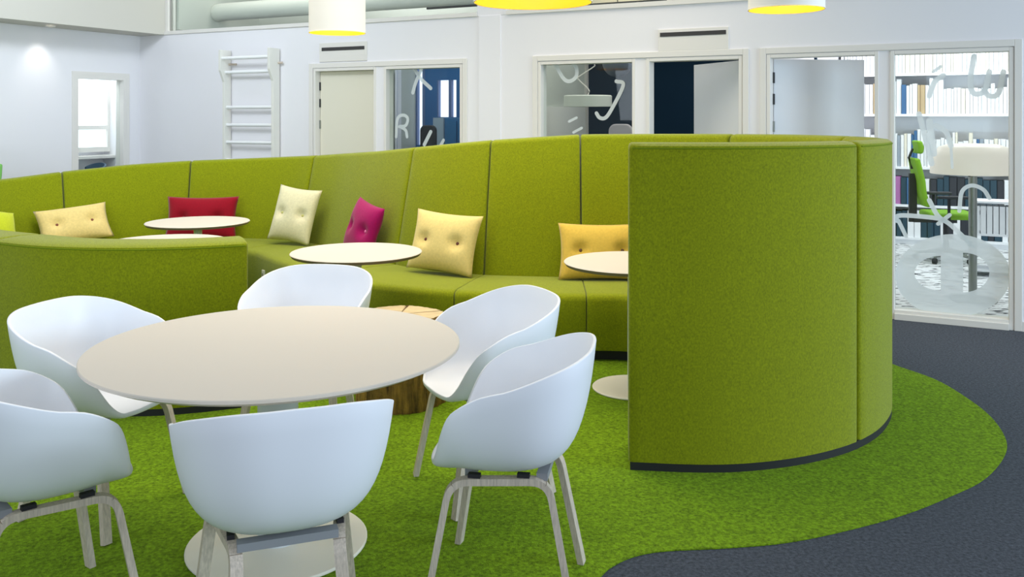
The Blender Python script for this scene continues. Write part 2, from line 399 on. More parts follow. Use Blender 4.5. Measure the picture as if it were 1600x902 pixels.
# small room behind it: window wall with sill
EB = -.62
tw0, tw1 = tl(169, EB), tl(128, EB)
zb, zm0, zm1, ztp = 1.575-50*10.3/F, 1.575-21*10.3/F, 1.575-14*10.3/F, 2.06
tr = tl(172, EB)
mb = MB(); lbox(mb, tr-.3, 2.2, EB-.2, EB-.12, 0, ZW); lbox(mb, tr-.10, tr, EB-.12, -.12, 0, ZW)
lbox(mb, 2.1, 2.2, EB-.12, -.12, 0, ZW)
tag(mb.build('wall_niche', M_wall), 'white walls of the small room behind the left opening', kind='structure')
e = empty('window_8', Lp((tw0+tw1)/2, EB, zb)); tag(e, 'two pane daylight window behind the left opening', kind='structure'); inv = Matrix.Translation(-e.location)
mb = MB(); tm = tw1+.5
for (a, b, c, d) in ((tw0-.05, tw0+.01, zb-.06, ztp+.05), (tm, tm+.06, zb-.06, ztp+.05), (tw0+.01, tm, zb-.06, zb), (tw0+.01, tm, zm0, zm1), (tw0+.01, tm, ztp, ztp+.05)):
    lbox(mb, a, b, EB-.06, EB, c, d)
g = mb.build('window_frame', M_trim, e); g.matrix_parent_inverse = inv
for (c, d) in ((zb, zm0), (zm1, ztp)):
    mb = MB(); lbox(mb, tw0+.01, tm, EB-.04, EB-.03, c, d); g = mb.build('window_pane', M_day, e); g.matrix_parent_inverse = inv
mb = MB(); lbox(mb, tr, 2.1, EB-.12, EB+.10, zb-.14, zb-.10); tag(bevel(mb.build('window_sill', M_trim)), 'white deep window sill behind the left opening', 'window sill')
# downlight in the strip under the bulkhead
td = tl(78, .2)
e = empty('downlight', Lp(td, .21, ZW-.012)); tag(e, 'small round recessed downlight above the left wall', 'downlight')
MB().lathe([(.03, .0), (.045, -.004), (.05, .004), (.05, .01)], 24).build('trim_ring', M_trim, e, True)
MB().lathe([(.0005, .004), (.03, .003)], 24).build('lens', mat('lamp_lens', (255, 250, 240), .4, emit=((255, 248, 235), 6)), e, True)
sl = bpy.data.lights.new('downlight_beam', 'SPOT'); sl.energy = 6; sl.spot_size = math.radians(75); sl.spot_blend = 1.0; sl.shadow_soft_size = .03; sl.color = (1, .97, .92)
so = bpy.data.objects.new('downlight_beam', sl); link(so, e); so.location = (0, 0, -.02); so.rotation_euler = Vector((-UX*.35, -UY*.35, -1)).to_track_quat('-Z', 'Y').to_euler()

# ------------------------------------------------------------------ rooms behind the wall
M_blue = mat('blue_paint', (24, 96, 156), .6)
M_navy = mat('navy_paint', (6, 38, 58), .8, spec=.2)
M_pale = mat('pale_green_paint', (206, 212, 203), .7)
SL1, SL2, SL3 = 2.25, 4.78, sp(1183)
mb = MB(); wbox(mb, SL1-.08, SL1, TH, 2.68, 0, 2.6); tag(mb.build('wall_room_pale', M_pale), 'pale side wall of the blue room', kind='structure')
sb0, sb1 = sp(683, 2.6), sp(713, 2.6); sc0, sc1 = sp(650, 2.6), sp(664, 2.6)
mb = MB()
for (a, b) in ((SL1, sc0), (sc1, sb0), (sb1, SL2-.1)): wbox(mb, a, b, 2.6, 2.68, 0, 2.6)
zs0, zs1 = zp(700, 183, 2.6), zp(700, 125, 2.6)
wbox(mb, sb0, sb1, 2.6, 2.68, 0, zs0); wbox(mb, sb0, sb1, 2.6, 2.68, zs1, 2.6); wbox(mb, sc0, sc1, 2.6, 2.68, 0, 1.2); wbox(mb, sc0, sc1, 2.6, 2.68, 2.3, 2.6)
tag(mb.build('wall_room_blue', M_blue), 'blue back wall seen through the glazed panel', kind='structure')
for i, (a, b, z0, z1) in enumerate(((sb0, sb1, zs0, zs1), (sc0, sc1, 1.2, 2.3))):
    e = empty('window_%d' % (9+i), W((a+b)/2, 2.6, z0)); tag(e, 'bright narrow window in the blue room', kind='structure'); inv = Matrix.Translation(-e.location)
    mb = MB(); wbox(mb, a, b, 2.66, 2.67, z0, z1); g = mb.build('window_pane', M_day, e); g.matrix_parent_inverse = inv
    mb = MB(); mm = (a+b)/2; wbox(mb, mm+.03, mm+.07, 2.60, 2.66, z0, z1); wbox(mb, a, a+.02, 2.6, 2.66, z0, z1)
    g = mb.build('window_frame', mat('blue_frame', (88, 112, 160), .5), e); g.matrix_parent_inverse = inv
# white curtain strips and blue cabinet
for i, x in enumerate((627, 640)):
    mb = MB(); ss = SL1+.03; dd = 1.85+.22*i
    P = [W(ss+.015*math.sin(k*1.3), dd+.02*k, 0) for k in range(9)]
    v = [(p.x, p.y, .25) for p in P]+[(p.x, p.y, 2.2) for p in P]
    tag(mesh('curtain', v, [(k, k+1, 9+k+1, 9+k) for k in range(8)], mat('curtain_white', (222, 226, 236), .8), None, True), 'white curtain strip in the blue room, %s of two' % ('nearer' if i == 0 else 'farther'), 'curtain', 'white curtains in the blue room')
ca, cb = sp(679, 2.2), sp(735, 2.2); zc = zp(700, 184, 2.2)
e = empty('cabinet', W((ca+cb)/2, 2.3, 0)); tag(e, 'blue cabinet under the window of the blue room', 'cabinet'); inv = Matrix.Translation(-e.location)
mb = MB(); wbox(mb, ca, cb, 2.2, 2.58, 0.02, zc); g = bevel(mb.build('cabinet_body', mat('cabinet_blue', (36, 104, 158), .4), e)); g.matrix_parent_inverse = inv
for k in range(2):
    m_ = ca+.16+(cb-ca-.16)*k/2; mb = MB(); wbox(mb, m_+.01, m_+(cb-ca-.16)/2-.01, 2.18, 2.2, .08, zc-.04); g = mb.build('cabinet_door', mat('cabinet_blue', (36, 104, 158), .4), e); g.matrix_parent_inverse = inv
mb = MB(); wbox(mb, ca-.004, ca+.15, 2.17, 2.2, .05, zc); g = mb.build('side_panel', mat('cabinet_side', (150, 170, 190), .5), e); g.matrix_parent_inverse = inv

def meeting_chair(px, d, top, wd, m, label):
    e = empty('meeting_chair', W(sp(px, d), d, 0), math.atan2(UY, UX)); tag(e, label, 'chair')
    def pill(w2, z0, z1, y, t, name):
        pts = []
        r = min(w2, (z1-z0)/2)*.6
        for (cx, cz, a0) in ((w2-r, z1-r, 0), (-w2+r, z1-r, 90), (-w2+r, z0+r, 180), (w2-r, z0+r, 270)):
            for k in range(6): a = math.radians(a0+90*k/5); pts.append((cx+r*math.cos(a), cz+r*math.sin(a)))
        nn = len(pts); v = [(x, y, z) for x, z in pts]+[(x, y+t, z) for x, z in pts]
        f = [tuple(range(nn)), tuple(range(2*nn-1, nn-1, -1))]+[(i, (i+1) % nn, nn+(i+1) % nn, nn+i) for i in range(nn)]
        return bevel(mesh(name, v, f, m, e), .012)
    pill(wd/2, .62, top, .2, .05, 'backrest')
    mb = MB().box(-wd/2, wd/2, -.24, .2, .43, .5); bevel(mb.build('seat', m, e), .02, 3)
    for (x, y) in ((-1, -1), (1, -1), (-1, 1), (1, 1)):
        MB().tube([(x*(wd/2-.04), y*.19, .43), (x*(wd/2-.01), y*.23, 0)], .012).build('leg', M_metal, e, True)
    MB().box(-.03, .03, .19, .21, .46, .70).build('back_support', M_metal, e)
    return e
M_bk = mat('black_chair', (14, 18, 30), .6)
meeting_chair(652, .6, zp(652, 196, .6), .2, M_bk, 'small black chair in the blue room beside the frosted letters')
meeting_chair(727, 1.75, zp(727, 195, 1.75), .36, M_bk, 'black chair before the cabinet in the blue room')
tt = empty('meeting_table', W(sp(690, 1.2), 1.2, 0), math.atan2(UY, UX)); tag(tt, 'dark meeting table in the blue room', 'table')
MB().box(-.28, .28, -.2, .2, 1.06, 1.10).build('table_top', M_bk, tt)
for (x, y) in ((-1, -1), (1, -1), (-1, 1), (1, 1)): MB().tube([(x*.24, y*.16, 0), (x*.24, y*.16, 1.06)], .02).build('leg', M_bk, tt)

# navy room
mb = MB(); wbox(mb, SL2-.1, SL2, TH, 2.68, 0, 2.6); tag(mb.build('wall_room_green', M_pale), 'pale green side wall of the navy room', kind='structure')
mb = MB(); wbox(mb, SL2, SL3+.1, 2.5, 2.6, 0, 2.6); tag(mb.build('wall_room_navy', M_navy), 'dark navy back wall of the meeting room', kind='structure')
mb = MB(); wbox(mb, SL3, SL3+.08, TH+.001, 4.9, 0, 2.6); tag(mb.build('wall_divider', M_wall), 'white dividing wall between navy room and bookcase room', kind='structure')
mb = MB(); wbox(mb, SL2, SL2+.025, 2.44, 2.50, 0, 2.6); tag(mb.build('trim_8', M_trim), kind='structure')
e = empty('whiteboard', W(SL2+.02, 1.5, 1.1)); tag(e, 'white glossy board on the pale wall of the navy room', 'whiteboard'); inv = Matrix.Translation(-e.location)
mb = MB(); wbox(mb, SL2+.004, SL2+.02, .5, 2.42, .7, 1.69); g = mb.build('board', mat('board_white', (245, 246, 240), .25), e); g.matrix_parent_inverse = inv
mb = MB(); wbox(mb, SL2+.002, SL2+.05, .5, 2.42, .66, .70); g = mb.build('pen_tray', M_trim, e); g.matrix_parent_inverse = inv
def rel(e, o): o.matrix_parent_inverse = Matrix.Translation(-e.location); return o
d_ = 1.2; c = W(sp(918.5, d_), d_, zp(918, 166.5, d_)); R_ = 37.5*c.y/F; hh = zp(918, 149, d_)-c.z
e = empty('drum_pendant', c); tag(e, 'flat white drum pendant hanging in the navy room', 'pendant lamp')
MB().lathe([(R_-.006, .004), (R_, 0), (R_, hh-.01), (R_-.012, hh), (.01, hh)], 40).build('shade', mat('drum_white', (232, 236, 228), .5), e, True)
MB().lathe([(.001, .006), (R_-.004, .006)], 40).build('diffuser', mat('drum_diffuser', (240, 242, 236), .5, emit=((255, 250, 240), .6)), e, True)
cc = [(0, 0, hh), (.01, 0, hh+.06), (-.10, 0, hh+.17), (-.09, 0, hh+.20), (.06, 0, hh+.30), (.07, 0, hh+.33), (.04, 0, hh+.42), (.04, 0, hh+1.0)]
MB().tube(catmull(cc, 4), .006).build('cord', M_trim, e, True)
d_ = 1.9; c = W(sp(965, d_), d_, zp(965, 97, d_))
e = empty('globe_pendant', c); tag(e, 'slate blue globe pendant in the navy room', 'pendant lamp')
rr = 24*c.y/F
MB().lathe([(max(.001, rr*math.sin(math.pi*k/14)), -rr*math.cos(math.pi*k/14)) for k in range(15)], 32).build('globe', mat('slate_glass', (74, 90, 108), .35), e, True)
MB().tube([(0, 0, rr-.005), (0, 0, rr+1)], .005).build('cord', M_dark, e)
meeting_chair(958, 1.0, zp(958, 194, 1.0), .26, mat('blush_fabric', (196, 188, 196), .8), 'pale blush high backed chair in the navy room')

# bookcase room
DB = 4.44
mb = MB(); wbox(mb, SL3, SEND, DB+.36, DB+.44, 0, 2.7); tag(mb.build('wall_room_books', M_wall), 'white wall behind the bookcase', kind='structure')
m = bpy.data.materials.new('streak_carpet'); m.use_nodes = True; nt = m.node_tree; b = nt.nodes['Principled BSDF']; b.inputs['Roughness'].default_value = .95
tc = nt.nodes.new('ShaderNodeTexCoord'); mp = nt.nodes.new('ShaderNodeMapping'); mp.inputs['Scale'].default_value = (3.2, 9, 1)
nz = nt.nodes.new('ShaderNodeTexNoise'); nz.inputs['Scale'].default_value = 2.6; nz.inputs['Detail'].default_value = 3
rm = nt.nodes.new('ShaderNodeValToRGB'); rm.color_ramp.elements[0].position = .40; rm.color_ramp.elements[1].position = .46
rm.color_ramp.elements[0].color = (.02, .025, .03, 1); rm.color_ramp.elements[1].color = (.72, .74, .76, 1)
nt.links.new(tc.outputs['Object'], mp.inputs[0]); nt.links.new(mp.outputs[0], nz.inputs['Vector']); nt.links.new(nz.outputs['Fac'], rm.inputs[0]); nt.links.new(rm.outputs[0], b.inputs['Base Color'])
mb = MB(); wbox(mb, SL3+.08, SEND, TH, DB+.36, .001, .008)
tag(mb.build('floor', m), 'white carpet with black streaks in the bookcase room', kind='structure')
sB0, sB1 = sp(1318, DB), sp(1640, DB)
e = empty('bookcase', W((sB0+sB1)/2, DB+.17, 0)); tag(e, 'white wall-wide bookcase behind the glazed panel', 'bookcase'); inv = Matrix.Translation(-e.location)
M_shelf = mat('shelf_white', (238, 240, 244), .5)
zref = lambda y: H-(y-YH)*10.8/F
shelf_z = [.10, .50, zref(262), zref(178), zref(113.5), 2.62]
for z in shelf_z:
    mb = MB(); wbox(mb, sB0, sB1, DB, DB+.32, z-.03, z); rel(e, mb.build('shelf', M_shelf, e))
mb = MB(); wbox(mb, sB0, sB1, DB+.32, DB+.335, .0, 2.65); rel(e, mb.build('back_panel', M_shelf, e))
for s_ in (sB0-.03, sp(1376, DB), sp(1590, DB), sB1):
    mb = MB(); wbox(mb, s_, s_+.03, DB, DB+.32, 0, 2.65); rel(e, mb.build('upright', M_shelf, e))
mb = MB(); wbox(mb, sB0, sB1, DB+.03, DB+.05, 0, .07); rel(e, mb.build('plinth', M_shelf, e))
# books: every spine its own object
unit = bpy.data.meshes.new('book_block')
bmx = bmesh.new(); bmesh.ops.create_cube(bmx, size=1); bmesh.ops.translate(bmx, verts=bmx.verts, vec=(0, .5, .5))
bmesh.ops.bevel(bmx, geom=[ed for ed in bmx.edges if abs(ed.verts[0].co.y) < .01 and abs(ed.verts[1].co.y) < .01 and abs(ed.verts[0].co.x-ed.verts[1].co.x) < .01], offset=.06, segments=1, affect='EDGES')
bmx.to_mesh(unit); bmx.free()
tones = {'white': (236, 238, 241), 'cream': (228, 222, 206), 'tan': (190, 168, 132), 'grey': (150, 160, 172), 'blue': (60, 104, 150), 'dark teal': (28, 62, 78), 'black': (40, 44, 52), 'magenta': (176, 110, 170)}
book_mesh = {}
for k, c_ in tones.items():
    me = unit.copy(); me.materials.append(mat('book_'+k.replace(' ', '_'), c_, .6)); book_mesh[k] = me
rows = [(shelf_z[4], .27, .36, 'top visible shelf', [('white', 14), ('cream', 2), ('grey', 1)]), (shelf_z[3], .30, .44, 'second shelf', [('white', 15), ('cream', 2), ('tan', 1), ('grey', .5)]),
        (shelf_z[2], .30, .46, 'third shelf', [('white', 12), ('cream', 2), ('grey', 1)]),
        (shelf_z[1], .31, .36, 'binder shelf', [('dark teal', 6), ('white', 3), ('black', 2), ('magenta', .4)]), (shelf_z[0], .29, .34, 'lowest shelf', [('dark teal', 6), ('white', 3), ('black', 2)])]
ang = math.atan2(UY, UX)
ORD = lambda k: '%d%s' % (k, 'th' if 10 < k % 100 < 14 else {1: 'st', 2: 'nd', 3: 'rd'}.get(k % 10, 'th'))
special = {'second shelf': [(1410, 1414, 'blue'), (1431, 1443, 'tan')], 'third shelf': [(1402, 1407, 'grey'), (1424, 1432, 'blue'), (1527, 1532, 'blue')], 'top visible shelf': [(1436, 1441, 'cream')],
           'binder shelf': [(1400, 1404, 'magenta'), (1404, 1420, 'dark teal'), (1420, 1427, 'blue'), (1427, 1440, 'dark teal')]}
for (z, h0, h1, rn, tw) in rows:
    names = [a for a, b in tw]; wts = [b for a, b in tw]
    s_ = sB0+.008; hcur = (h0+h1)/2; cnt = 0
    kindw = 'binder' if rn in ('binder shelf', 'lowest shelf') else 'book'
    while s_ < sB1-.09:
        t = random.uniform(.028, .060) if kindw == 'book' else random.uniform(.055, .085)
        for up_ in (sp(1376, DB), sp(1590, DB)):
            if up_-t < s_ < up_+.032: s_ = up_+.032
        if random.random() < .25: hcur = random.uniform(h0, h1)
        hh = max(h0, min(h1, hcur+random.uniform(-.012, .012))); cnt += 1
        k = random.choices(names, wts)[0]
        for (a, b, c_) in special.get(rn, ()):
            if sp(a, DB) < s_+t/2 < sp(b, DB): k = c_
        o = link(bpy.data.objects.new(kindw, book_mesh[k])); o.location = W(s_+t/2, DB+random.uniform(.015, .05), z); o.rotation_euler = (0, 0, ang)
        o.scale = (t-.002, .21, hh)
        tag(o, '%s %s, %s spine from the left on the %s of the bookcase' % (k, kindw, ORD(cnt), rn), kindw, '%ss on the %s' % (kindw, rn))
        s_ += t
# floor lamp behind the glass
d_ = 1.05; c = W(sp(1520, d_), d_, .008); Yl = c.y
e = empty('floor_lamp', c); tag(e, 'mushroom shaped white floor lamp on a steel pole behind the glass', 'floor lamp')
rl = 61*Yl/F; z0 = H-(273-YH)*Yl/F; z1 = H-(226-YH)*Yl/F
MB().lathe([(rl-.01, z0+.004), (rl, z0), (rl, z0+.03), (rl*.985, z0+.10), (rl*.93, z0+.16), (rl*.8, z1-.03), (rl*.6, z1-.006), (rl*.3, z1), (.02, z1)], 48).build('lamp_shade', mat('lamp_cream', (240, 234, 224), .35, emit=((255, 240, 220), .25)), e, True)
MB().tube([(0, 0, .02), (0, 0, z1-.05)], .034, 20).build('pole', M_metal, e, True)
MB().lathe([(.001, 0), (.19, 0), (.19, .015), (.05, .022), (.03, .03)], 40).build('base', M_metal, e, True)
MB().lathe([(.001, z0+.012), (.012, z0+.010), (.012, z0-.012), (.001, z0-.014)], 12, (-.13, -.2, 0)).build('pull_switch', M_dark, e, True)

def office_chair(loc, rz, label, green=(118, 168, 22)):
    e = empty('office_chair', loc, rz); tag(e, label, 'office chair')
    g = mat('office_green_%d' % green[0], green, .7)
    # faces +x
    def slab(prof, w0, w1, t, name):
        v = []; f = []; n_ = len(prof)
        for sgn in (-1, 1):
            for i, (x, z) in enumerate(prof):
                ww = w0+(w1-w0)*i/(n_-1); v.append((x, sgn*ww/2, z))
        for sgn in (-1, 1):
            for i, (x, z) in enumerate(prof):
                ww = w0+(w1-w0)*i/(n_-1); v.append((x-t, sgn*ww/2, z))
        for i in range(n_-1):
            a, b2, c2, d2 = i, i+1, n_+i+1, n_+i
            f += [(a, b2, c2, d2), tuple(2*n_+q for q in (d2, c2, b2, a)), (a, 2*n_+a, 2*n_+b2, b2), (d2, c2, 2*n_+c2, 2*n_+d2)]
        f += [(0, n_, 3*n_, 2*n_), (n_-1, 3*n_-1, 4*n_-1, 2*n_-1)]
        return bevel(mesh(name, v, f, g, e, True), .022, 3)
    slab([(-.20, .60), (-.24, .74), (-.25, .88), (-.28, 1.02), (-.30, 1.12)], .42, .30, .06, 'backrest')
    hr = slab([(-.26, 1.17), (-.25, 1.24), (-.27, 1.31)], .26, .24, .06, 'headrest')
    mb = MB().tube([(-.35, 0, 1.0), (-.38, 0, 1.12), (-.34, 0, 1.22)], .014); mb.build('headrest_bracket', M_dark, e, True)
    mb = MB().box(-.22, .27, -.24, .24, .47, .54); bevel(mb.build('seat', g, e), .03, 3)
    for s_ in (-1, 1):
        mb = MB().tube([(-.05, s_*.2, .47), (-.05, s_*.29, .47), (-.05, s_*.29, .70)], .018); a = mb.build('armrest', M_dark, e, True)
        mb = MB().box(-.17, .14, s_*.29-.04, s_*.29+.04, .70, .73); bevel(mb.build('arm_pad', M_dark, a), .01)
    MB().tube([(0, 0, .10), (0, 0, .47)], .03, 12).build('gas_column', M_dark, e, True)
    MB().box(-.38, -.30, -.02, .02, .42, .95).build('back_support', M_dark, e)
    MB().box(-.34, .1, -.05, .05, .42, .47).build('mechanism', M_dark, e)
    for k in range(5):
        a = 2*math.pi*k/5+.3
        mb = MB().tube([(0, 0, .12), (.3*math.cos(a), .3*math.sin(a), .075)], [.025, .016]); l = mb.build('star_leg', M_metal, e, True)
        cx, cy = .3*math.cos(a), .3*math.sin(a)
        MB().tube([(cx-.02*math.sin(a), cy+.02*math.cos(a), .032), (cx+.02*math.sin(a), cy-.02*math.cos(a), .032)], .03, 12).build('caster', M_dark, l)
    return e
Yc = 9.75; office_chair((px_dir(1478)*Yc, Yc, .008), math.radians(-10), 'lime green office chair with headrest behind the glass')
office_chair((-5.22, 8.45, 0), math.radians(250), 'green office chair at the left picture edge behind the sofa', (120, 186, 90))
# white trolley of files by the lamp
Yt = 8.9; c = Vector((px_dir(1553)*Yt, Yt, .008))
e = empty('file_trolley', c, ang); tag(e, 'low white file trolley behind the floor lamp', 'trolley')
for z in (.05, .40, .72): MB().box(-.20, .20, -.17, .17, z, z+.02).build('shelf', M_shelf, e)
for x in (-.20, .18): MB().box(x, x+.02, -.17, .17, 0, .74).build('side_panel', M_shelf, e)
for k in range(6):
    o = link(bpy.data.objects.new('file_folder', book_mesh['white'])); o.location = c+Vector((UX*(-.15+.055*k), UY*(-.15+.055*k), .42))+Vector((-VX*.14, -VY*.14, 0)); o.rotation_euler = (0, 0, ang); o.scale = (.05, .24, .27)
    tag(o, 'white file folder in the low trolley, %s from the left' % ORD(k+1), 'folder', 'files in the trolley')

# chair behind the left opening
def niche_chair():
    c = Lp(tl(153, -.3), -.3, 0); e = empty('tub_chair', c, ang); tag(e, 'dark blue chair behind the left wall opening', 'chair')
    g = mat('petrol_blue', (38, 74, 100), .6); zt_ = H-(254.5-YH)*c.y/F
    v = []; f = []; n_ = 17
    for i in range(n_):
        a = math.pi*(i/(n_-1)); x, y = .165*math.cos(a), .10*math.sin(a)
        for (q, z) in ((1, .48), (1.0, zt_-.05+.05*math.sin(a)), (.86, zt_-.05+.05*math.sin(a)), (.86, .48)): v.append((x*q, -.05+y*q, z))
    for i in range(n_-1):
        for k in range(4): f.append((i*4+k, i*4+(k+1) % 4, (i+1)*4+(k+1) % 4, (i+1)*4+k))
    f += [(0, 1, 2, 3), tuple((n_-1)*4+k for k in (3, 2, 1, 0))]
    mesh('backrest', v, f, g, e, True)
    bevel(MB().box(-.165, .165, -.13, .04, .42, .48).build('seat', g, e), .015)
    for (x, y) in ((-.14, -.11), (.14, -.11), (-.14, .02), (.14, .02)): MB().tube([(x, y, 0), (x, y, .42)], .011).build('leg', M_metal, e)
niche_chair()

# wall bars (gym ladder)
sR, sL = sp(437, -.02), sp(361, -.02)
e = empty('wall_bars', W((sR+sL)/2, -.05, 0)); tag(e, 'white gym wall bars fixed to the white wall', 'wall bars'); inv = Matrix.Translation(-e.location)
M_bar = mat('wall_bar_paint', (226, 224, 216), .5)
zt1, zt2, zt3 = zp(395, 78), zp(395, 110), zp(395, 128)
for s_ in (sL, sR):
    prof = [(-.02, 0), (-.02, zt1), (-.18, zt1), (-.18, zt2), (-.12, zt3), (-.12, 0)]
    v = [W(s_-.032, d, z) for d, z in prof]+[W(s_, d, z) for d, z in prof]
    f = [tuple(range(6)), tuple(range(11, 5, -1))]+[(i, (i+1) % 6, 6+(i+1) % 6, 6+i) for i in range(6)]
    rel(e, bevel(mesh('upright', v, f, M_bar, e), .003))
rz_ = [(zp(395, 90, -.1), -.15), (zp(395, 112, -.1), -.10)]+[(zp(395, y, -.1), -.08) for y in (167.5, 195.5, 223)]
zz = rz_[-1][0]-.2
while zz > .2: rz_.append((zz, -.08)); zz -= .2
for (z, d) in rz_:
    rel(e, MB().tube([W(sL-.01, d, z), W(sR-.02, d, z)], .019, 10).build('rung', mat('rung_white', (240, 240, 240), .4), e, True))
for s_ in (sL+.05, sR+.01):
    rel(e, MB().tube([W(s_-.05, -.05, zp(395, 100)), W(s_+.04, -.03, zp(395, 100))], .012).build('mount_peg', M_oak, e, True))
# air vents
for (x0, x1, y0, y1, a, b, lab) in ((500, 574, 66, 96, 504, 570.5, 'above the cream door'), (1029, 1139, 44, 79, 1032, 1135, 'above the navy room door')):
    s0, s1 = sp(x0), sp(x1); zc0, zc1 = zp((x0+x1)/2, (y1)), zp((x0+x1)/2, y0)
    e = empty('air_vent', W((s0+s1)/2, 0, zc0)); tag(e, 'white wall vent with a dark slot '+lab, 'vent')
    mb = MB(); wbox(mb, s0, s1, -.012, 0, zc0, zc1); rel(e, bevel(mb.build('cover', M_trim, e), .003))
    zs = zp((a+b)/2, 76 if x0 < 900 else 52.5)
    mb = MB(); wbox(mb, sp(a), sp(b), -.016, -.008, zs-.018, zs+.018); rel(e, mb.build('slot', mat('vent_dark', (52, 50, 50), .6), e))

# ================================================================== SOFA
inner_ctrl = [(-1.545, 5.125), (-1.76, 5.035), (-1.99, 4.99), (-2.32, 5.02), (-2.66, 5.17), (-3.4, 5.60), (-4.15, 6.2), (-4.50, 6.9), (-4.38, 7.6), (-3.9, 8.1),
              (-3.25, 8.36), (-2.62, 8.40), (-2.1, 8.28), (-1.72, 7.98), (-1.42, 7.58), (-1.13, 7.18), (-.82, 6.82), (-.5, 6.58), (-.17, 6.44), (.33, 6.365), (.82, 6.33),
              (1.23, 6.16), (1.455, 5.95), (1.63, 5.67), (1.745, 5.38), (1.78, 5.10), (1.745, 4.88), (1.607, 4.64), (1.46, 4.48), (1.317, 4.38), (1.17, 4.31), (.99, 4.26), (.82, 4.25), (.55, 4.28)]
dense = catmull([Vector(p) for p in inner_ctrl], 24)
L = [0]
for a, b in zip(dense, dense[1:]): L.append(L[-1]+(b-a).length)
NS = 640
IP = []
j = 0
for i in range(NS+1):
    t = L[-1]*i/NS
    while j < len(L)-2 and L[j+1] < t: j += 1
    f_ = (t-L[j])/(L[j+1]-L[j]); IP.append(dense[j].lerp(dense[j+1], f_))
DS = L[-1]/NS
OUT = []
for i in range(NS+1):
    t = (IP[min(i+2, NS)]-IP[max(i-2, 0)]).normalized(); OUT.append(Vector((-t.y, t.x)))     # outward = left of heading
def at(i, d):
    i = max(0, min(NS, i)); k = int(i); f_ = i-k
    if k >= NS: k, f_ = NS-1, 1.0
    p = IP[k].lerp(IP[k+1], f_); o = OUT[k].lerp(OUT[k+1], f_).normalized(); return p+o*d
rim_y = [(0, 281), (97, 268.5), (200, 257.5), (299, 251), (400, 247), (493, 243), (593, 236), (649, 230), (700, 225), (766, 219), (850, 213.5), (909, 210), (1000, 209)]
def interp(T, x):
    if x <= T[0][0]: return T[0][1]
    for (a, b), (c, d) in zip(T, T[1:]):
        if x <= c: return b+(d-b)*(x-a)/(c-a)
    return T[-1][1]
ZT_ = [None]*(NS+1); first = last = None
for i in range(NS+1):
    p = at(i, .21)
    if p.y > 6.2 and p.x < .55:
        px = 800+F*p.x/p.y
        if px >= 0:
            ZT_[i] = H-(interp(rim_y, px)-YH)*p.y/F
            if first is None: first = i
            last = i
ilow = min(range(NS+1), key=lambda i: (IP[i]-Vector((-3.0, 5.36))).length)
for i in range(NS+1):
    if ZT_[i] is None:
        if i <= ilow: ZT_[i] = .905
        elif i < first: ZT_[i] = .905+(ZT_[first]-.905)*(i-ilow)/(first-ilow)
        else: ZT_[i] = ZT_[last]+(1.462-ZT_[last])*min(1, (i-last)/60)
for _ in range(6): ZT_ = [ZT_[0]]+[(ZT_[i-1]+ZT_[i]+ZT_[i+1])/3 for i in range(1, NS)]+[ZT_[-1]]
def zt(i):
    i = max(0, min(NS, i)); k = min(int(i), NS-1); return ZT_[k]+(ZT_[k+1]-ZT_[k])*(i-k)
def smoothstep(x): x = max(0, min(1, x)); return x*x*(3-2*x)
def find_px(px, cond, d=.19):
    best = None
    for i in range(NS):
        p = at(i, d)
        if not cond(p): continue
        e_ = abs(800+F*p.x/p.y-px)
        if best is None or e_ < best[0]: best = (e_, i)
    return best[1]
backc = lambda p: p.y > 6.0
cuts = [0, find_px(18, lambda p: p.y < 5.6 and p.x < -1.5, .2)]
i97 = find_px(97, backc); cuts += [cuts[1]+(i97-cuts[1])*k/4 for k in (1, 2, 3)]
cuts += [i97]+[find_px(x, backc) for x in (299, 493, 649, 766, 909, 1140)]
iN = find_px(1340, lambda p: p.y < 4.6 and p.x > 0, .30)
cuts += [cuts[-1]+(iN-cuts[-1])/2, iN, NS]
sofa = empty('curved_sofa', (0, 6.2, 0)); tag(sofa, 'long wavy green upholstered sofa with tall curved backs on black plinth', 'sofa')
def srel(o): o.matrix_parent_inverse = Matrix.Translation((0, -6.2, 0)); return o
def sweep_panel(name, i0, i1, section, m, parent, g=.004, r=.014, step=2.0):
    """section(i, shrink) -> list of (d, z)"""
    gi, ri = g/DS, r/DS
    idx = [(i0+gi, r), (i0+gi+ri*.3, r*.35), (i0+gi+ri, 0)]
    nn = max(2, int((i1-i0)/step)); a, b = i0+gi+ri, i1-gi-ri
    idx += [(a+(b-a)*k/nn, 0) for k in range(1, nn)]
    idx += [(i1-gi-ri, 0), (i1-gi-ri*.3, r*.35), (i1-gi, r)]
    v = []; f = []; ns = None
    for (i, sh) in idx:
        sec = section(i, sh); ns = len(sec)
        for (d, z) in sec: p = at(i, d); v.append((p.x, p.y, z))
    for q in range(len(idx)-1):
        for k in range(ns): l = (k+1) % ns; f.append((q*ns+k, q*ns+l, (q+1)*ns+l, (q+1)*ns+k))
    f += [tuple(range(ns-1, -1, -1)), tuple((len(idx)-1)*ns+k for k in range(ns))]
    return srel(mesh(name, v, f, m, parent, True))
